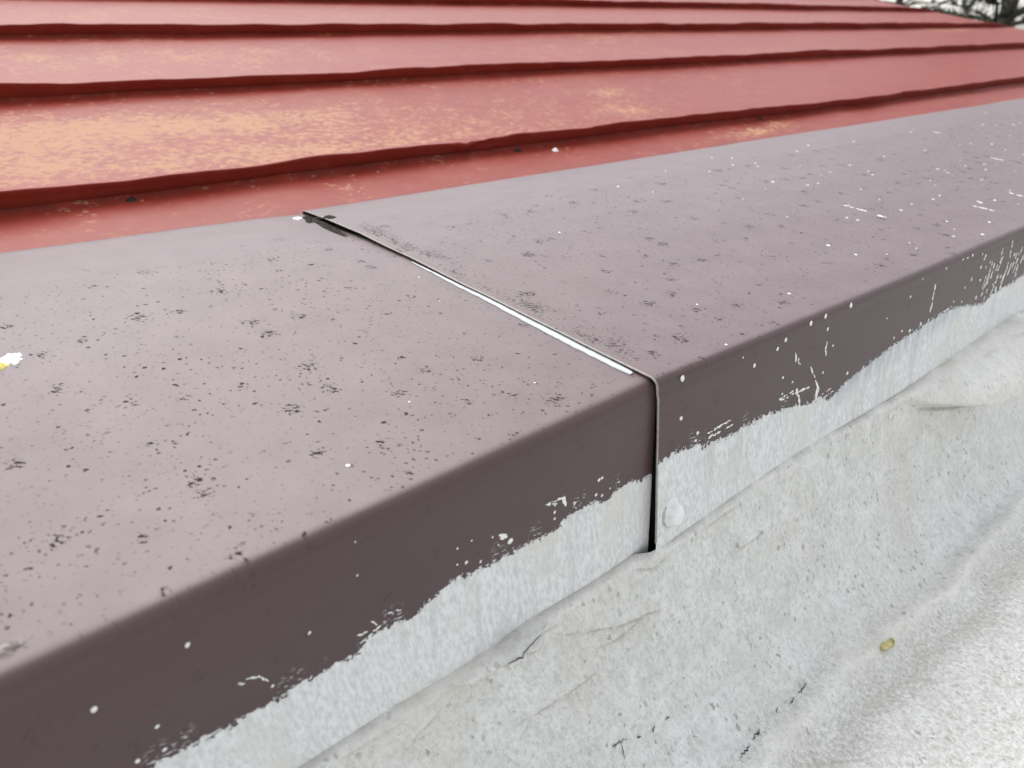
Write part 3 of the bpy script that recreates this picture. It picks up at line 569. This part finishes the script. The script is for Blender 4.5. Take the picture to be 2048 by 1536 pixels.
# loose bulging pouch of felt right of the joint
top_ = np.interp(S, *np.array(LAP).T); bot = np.interp(S, [p[0] for p in POUCH], [p[1] for p in POUCH])
inside = np.clip((Zb - bot) / 0.008, 0, 1); inside = inside * inside * (3 - 2 * inside) * np.clip((S - .30) / .04, 0, 1) * np.clip((.585 - S) / .05, 0, 1)
D += inside * 0.034 * np.sin(np.clip((top_ - Zb) / np.maximum(top_ - bot, .01), 0, 1) * np.pi * .62) ** .8 * np.clip((S - .30) / .12, 0, 1)
dirt_shade += 0.5 * np.exp(-np.clip(bot - Zb, 0, 1) / .006) * (Zb < bot) * np.clip((S - .33) / .04, 0, 1) * np.clip((.57 - S) / .03, 0, 1)  # shadow beneath the bulging pouch, painted into the felt colour
cream += inside * .4
crease = np.maximum(crease, .75 * np.exp(-((Zb - bot + .001) / .0018) ** 2) * np.clip((S - .34) / .04, 0, 1) * np.clip((.56 - S) / .03, 0, 1))  # brown line painted as the shade right under the pouch rim
# bead of coating along the upper lap, swelling left of the joint
bead = 0.0002 + 0.0024 * np.exp(-((S + .150) / .03) ** 2) + .0016 * np.exp(-((S + .10) / .03) ** 2) + .0012 * np.clip(vnoise1(S * 35, 77) + .3, 0, 2)
D += bead * np.exp(-((T - .0030) / .0034) ** 2)
cream += np.exp(-(T / .005) ** 2) * .3 + .4 * np.exp(-((S + .15) / .035) ** 2) * np.exp(-(T / .010) ** 2)
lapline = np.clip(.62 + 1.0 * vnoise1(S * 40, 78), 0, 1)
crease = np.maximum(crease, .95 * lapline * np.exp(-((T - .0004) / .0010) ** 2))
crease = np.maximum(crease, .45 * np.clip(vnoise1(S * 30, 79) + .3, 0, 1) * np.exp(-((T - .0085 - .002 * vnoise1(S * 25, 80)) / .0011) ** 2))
# lower lap: a soft ridge of coating along the foot, with cracks beside it
RID = 0.187 + 0.006 * vnoise1(xs * 6, 81)[:, None] + .003 * vnoise1(xs * 25, 82)[:, None]
D += (0.0058 + .0024 * vnoise1(S * 17, 83)) * np.exp(-((T - RID) / .0085) ** 2)
D -= 0.0032 * np.exp(-((T - RID + .016) / .006) ** 2) + 0.0052 * np.exp(-((T - RID - .022) / .014) ** 2)
dirt_shade += .55 * np.exp(-((T - RID + .014) / .006) ** 2) * np.clip(.5 + vnoise1(S * 20, 84), 0, 1) + 1.0 * np.exp(-((T - RID - .024) / .020) ** 2) + .7 * np.clip((T - RID - .02) / .05, 0, 1)  # valley shade beside the ridge painted in, together with dirt on the floor
cream += .35 * np.exp(-((T - RID) / .008) ** 2)
Yv = Yb + D * ny[None]; Zv = Zb + D * nz[None]
# the top edge tucks back onto the fascia, gaping a little where the lap has lifted
tuck = np.exp(-(T / .0016) ** 2)
fas = (-0.0017 - 0.0050 * np.exp(-np.clip(S, 0, 9) / .10) - .004 * np.exp(-((S - .33) / .12) ** 2))
bl = np.clip((S + .016) / .014, 0, 1); bl = bl * bl * (3 - 2 * bl)
Yv = Yv + bl * fas * np.exp(-T / .05)
Yv = Yv + tuck * (bl * fas + .0006 - Yv[:, :1])
AT = dict(crease=crease, dirt_shade=dirt_shade, cream=cream)
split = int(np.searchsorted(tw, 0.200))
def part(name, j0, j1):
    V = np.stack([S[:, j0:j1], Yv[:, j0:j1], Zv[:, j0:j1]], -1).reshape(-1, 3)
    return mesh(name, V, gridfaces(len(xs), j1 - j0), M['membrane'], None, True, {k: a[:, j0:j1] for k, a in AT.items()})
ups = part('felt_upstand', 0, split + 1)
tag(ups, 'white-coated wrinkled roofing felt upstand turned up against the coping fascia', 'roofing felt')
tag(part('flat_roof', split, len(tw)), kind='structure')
# the flat roof goes on past the detailed strip
yl, zl = PR[-1]; zl = zl - .108
ux = spaced([(-1.6, 3.9, .10)]); uy = np.linspace(0, 1.8, 20)
V = np.array([(a, yl - b + .006, zl - .0045 - b * .02) for a in ux for b in uy])
o = mesh('flat_roof', V, gridfaces(len(ux), len(uy)), M['membrane'], None, True, dict(crease=np.zeros(len(V)), dirt_shade=np.full(len(V), .7), cream=np.zeros(len(V))))
tag(o, kind='structure')

# open cracks down to black bitumen
def surf(s, z):
    i = int(np.argmin(np.abs(xs - s))); j = int(np.argmin(np.abs(Zv[i, :int(np.searchsorted(tw, .215))] - z)))
    return np.array((s, Yv[i, j], Zv[i, j])), np.array((0, ny[j], nz[j]))
def crack(pts, wd, seed, mapf=surf, jit=.0004):
    rr = np.random.default_rng(seed); V = []; pts = np.array(pts); n = 14
    tt = np.linspace(0, len(pts) - 1, n)
    P = np.stack([np.interp(tt, range(len(pts)), pts[:, k]) for k in (0, 1)], 1)
    P[1:-1] += rr.normal(0, jit, (n - 2, 2))
    for i, (s, z) in enumerate(P):
        p, nn = mapf(s, z); d = P[min(i + 1, n - 1)] - P[max(i - 1, 0)]; d3 = np.array((d[0], 0, d[1])); t = np.cross(d3, nn); t /= np.linalg.norm(t) + 1e-9
        w_ = .6 * wd * math.sin(math.pi * min(max(i / (n - 1), .06), .94)) * rr.uniform(.5, 1.4)
        V += [p + nn * .0007 - t * w_, p + nn * .0011, p + nn * .0007 + t * w_]
    mesh('crack', V, gridfaces(n, 3), M['crack'], ups, False)
CRACKS = [([(-0.0528, -0.2142), (-0.0476, -0.2137), (-0.0413, -0.2156)], .0006), ([(-0.0462, -0.216), (-0.0455, -0.2215), (-0.0462, -0.2251)], .0004), ([(-0.033, -0.2189), (-0.0297, -0.2197)], .0006), ([(-0.0191, -0.2246), (-0.0164, -0.222)], .0005), ([(-0.0061, -0.2235), (-0.0011, -0.2245)], .0006)]
for i, (q, wd) in enumerate(CRACKS): crack(q, wd, i)
LOWC = [([(0.040, 0), (0.0500, .001), (0.054, .003)], .0009), ([(0.058, .002), (0.066, .003), (0.070, .006)], .0011), ([(0.105, .001), (0.113, .003)], .0008), ([(0.117, .004), (0.122, .003), (0.131, .006)], .0008), ([(0.090, .001), (0.094, .005)], .0006)]
def st_surf(s, t):
    i = int(np.argmin(np.abs(xs - s))); j = int(np.argmin(np.abs(tw - t))); return np.array((s, Yv[i, j], Zv[i, j])), np.array((0, ny[j], nz[j]))
for i, (q, wd) in enumerate(LOWC):
    i0 = int(np.argmin(np.abs(xs - q[0][0]))); crack([(s, float(RID[i0, 0]) - .014 - dz * .5) for s, dz in q], wd, 40 + i, st_surf, .0004)
crack([(-0.121, .0034), (-0.112, .0032), (-0.1034, .0028), (-0.0965, .0026)], .0008, 60, st_surf, .0002)  # black ribbon painted as the shaded slit under the lifted lap

# ---------------------------------------------------------------- litter
def scrap(name, ptf, cs, cy, lx, ly, ang, curl, mat, parent=None, seed=0, thick=.0006, nx=9, nyy=6):
    rr = np.random.default_rng(seed); V = []; n2 = nx * nyy
    for side in (0, 1):
        for i in range(nx):
            for j in range(nyy):
                a = (i / (nx - 1) - .5) * 2; b = (j / (nyy - 1) - .5) * 2
                wd = math.sqrt(max(0.03, 1 - abs(a) ** 2.4)) * (1 + .18 * math.sin(5 * a + seed))
                u, v = a * lx / 2, b * ly / 2 * wd
                h = .0007 + curl * (b * b * .8 + .35 * a * a) + (0 if side else thick)
                V.append(ptf(cs + u * math.cos(ang) - v * math.sin(ang), cy + u * math.sin(ang) + v * math.cos(ang), h))
    F = []
    for i in range(nx - 1):
        for j in range(nyy - 1):
            q = (i * nyy + j, i * nyy + j + 1, (i + 1) * nyy + j + 1, (i + 1) * nyy + j); F.append(q); F.append(tuple(n2 + k for k in reversed(q)))
    rim = [i * nyy for i in range(nx)] + [(nx - 1) * nyy + j for j in range(1, nyy)] + [i * nyy + nyy - 1 for i in range(nx - 2, -1, -1)] + [j for j in range(nyy - 2, 0, -1)]
    for k in range(len(rim)): a, b = rim[k], rim[(k + 1) % len(rim)]; F.append((a, b, n2 + b, n2 + a))
    return mesh(name, V, F, mat, parent, True)
fl = lump('paper_flake', -0.2675, 0.2235, .0050, .0078, .0016, M['petal'], None, -.5, 31)
tag(fl, 'small torn white flake with yellow end lying on the nearer coping sheet', 'flake')
lump('yellow_end', -0.2735, 0.2170, .0034, .0036, .0018, M['yolk'], fl, .3, 32)
def memb_pt(s, t, h=0.0):
    i = int(np.argmin(np.abs(xs - s))); j = int(np.argmin(np.abs(tw - t)))
    return (s, Yv[i, j] + ny[j] * h, Zv[i, j] + nz[j] * h)
i0 = int(np.argmin(np.abs(xs - .21)))
lf = scrap('leaf_scrap', memb_pt, 0.2145, float(RID[i0, 0]) + .002, .019, .0075, .10, .0026, M['leaf'], None, 5)
tag(lf, 'curled yellow-green leaf scrap lying on the ridge at the foot of the white felt', 'leaf scrap')
bd = lump('bird_dropping', -0.3115, 0.0125, .0070, .0038, .0010, plain('pale_crust', (0.34, 0.30, 0.28), .8, .5, 300.0, col2=(.10, .08, .075)), None, .2, 12)
tag(bd, 'pale crusty dropping on the front bend of the nearer coping at the left', 'dropping')
def red_pt(s, u, h=0.0): return tuple(rp(np.array(s), np.array(u), np.array(h)))
pb = lump('pebble', 0.388, 0.086, .0045, .004, .003, M['petal'], None, 0.3, 14, red_pt)
tag(pb, 'tiny white pebble on the narrow red strip in front of the nearest seam', 'pebble')
for i, (s, u) in enumerate([(-0.12, .099), (0.335, .098), (0.86, .100)]):
    cr = lump('moss_crumb', s, u, .006, .003, .004, M['tar'], None, 0.0, 20 + i, red_pt)
    tag(cr, ['dark moss crumb against the foot of the nearest red seam, at the left', 'dark moss crumb against the nearest red seam just right of its crumpled stretch', 'dark moss crumb at the foot of the nearest red seam, far right'][i], 'moss', 'moss crumbs along the nearest seam')

# ---------------------------------------------------------------- trees beyond the end of the roof
def tube(V, F, pts, r0, r1, n=6):
    pts = [Vector(p) for p in pts]; b = len(V)
    for i, p in enumerate(pts):
        d = (pts[min(i + 1, len(pts) - 1)] - pts[max(i - 1, 0)]).normalized(); a = d.orthogonal().normalized(); c_ = d.cross(a)
        r = r0 + (r1 - r0) * i / (len(pts) - 1)
        for k in range(n): t = 2 * math.pi * k / n; V.append(p + (a * math.cos(t) + c_ * math.sin(t)) * r)
    for i in range(len(pts) - 1):
        for k in range(n): F.append((b + i * n + k, b + i * n + (k + 1) % n, b + (i + 1) * n + (k + 1) % n, b + (i + 1) * n + k))
def pine(loc, height, label, seed, lean=0.0, dens=1.0):
    rr = random.Random(seed); root = empty('pine_tree', loc); tag(root, label, 'tree', 'trees beyond the end of the red roof')
    V = []; F = []; tr = [Vector((lean * h * h * .02, .05 * math.sin(h * 1.3 + seed), h)) for h in np.linspace(-.1, height, 14)]
    tube(V, F, tr, .17, .02, 9); mesh('trunk', V, F, M['bark'], root)
    LV, LF, NV, NF_ = [], [], [], []
    h = 1.6
    while h < height - .25:
        for _ in range(rr.choice((4, 5, 6))):
            az = rr.uniform(0, 2 * math.pi); ln_ = (1 - h / height) ** .7 * 2.5 * rr.uniform(.6, 1.1) + .35
            d = Vector((math.cos(az), math.sin(az), 0)); up_ = rr.uniform(.15, .65)
            p0 = Vector((lean * h * h * .02, .05 * math.sin(h * 1.3 + seed), h + rr.uniform(-.15, .15)))
            pts = [p0 + d * ln_ * t + Vector((0, 0, ln_ * (up_ * t - .25 * t * t))) + Vector((rr.gauss(0, .03), rr.gauss(0, .03), rr.gauss(0, .03))) * t for t in np.linspace(0, 1, 7)]
            tube(LV, LF, pts, .028, .006, 5)
            for t in np.linspace(.3, 1, max(4, int(ln_ * 8 * dens))):
                q = pts[int(t * 6)] if t < 1 else pts[6]
                sd_ = (d.cross(Vector((0, 0, 1))) * rr.choice((-1, 1)) * rr.uniform(.3, 1) + d * rr.uniform(.3, 1) + Vector((0, 0, rr.uniform(-.1, .7)))).normalized()
                tl = rr.uniform(.22, .5); e_ = q + sd_ * tl; tube(LV, LF, [q, (q + e_) / 2 + Vector((0, 0, .02)), e_], .007, .003, 4)
                for k in range(int(60 * dens)):
                    c_ = q + sd_ * tl * rr.uniform(.15, 1.08)
                    nd = (sd_ * rr.uniform(.3, 1.1) + Vector((rr.gauss(0, .55), rr.gauss(0, .55), rr.gauss(0, .55)))).normalized() * rr.uniform(.06, .12)
                    s_ = nd.cross(Vector((rr.random() - .5, rr.random() - .5, rr.random() - .5))).normalized() * .009
                    b = len(NV); NV.extend([c_ - s_, c_ + s_, c_ + nd + s_ * .3]); NF_.append((b, b + 1, b + 2))
        h += rr.uniform(.28, .42)
    lm = mesh('limbs', LV, LF, M['bark'], root); nm = mesh('needles', NV, NF_, M['needle'], root, False); nm['kind'] = 'stuff'
    return root
pine((9.9, 3.42, GZ), 7.2, 'dark pine tree right of the red roof corner, its branches filling the top right', 5)
pine((19.0, 8.9, GZ), 8.0, 'fainter pine tree farther off, left of the dark pine over the roof end', 9, dens=.45)
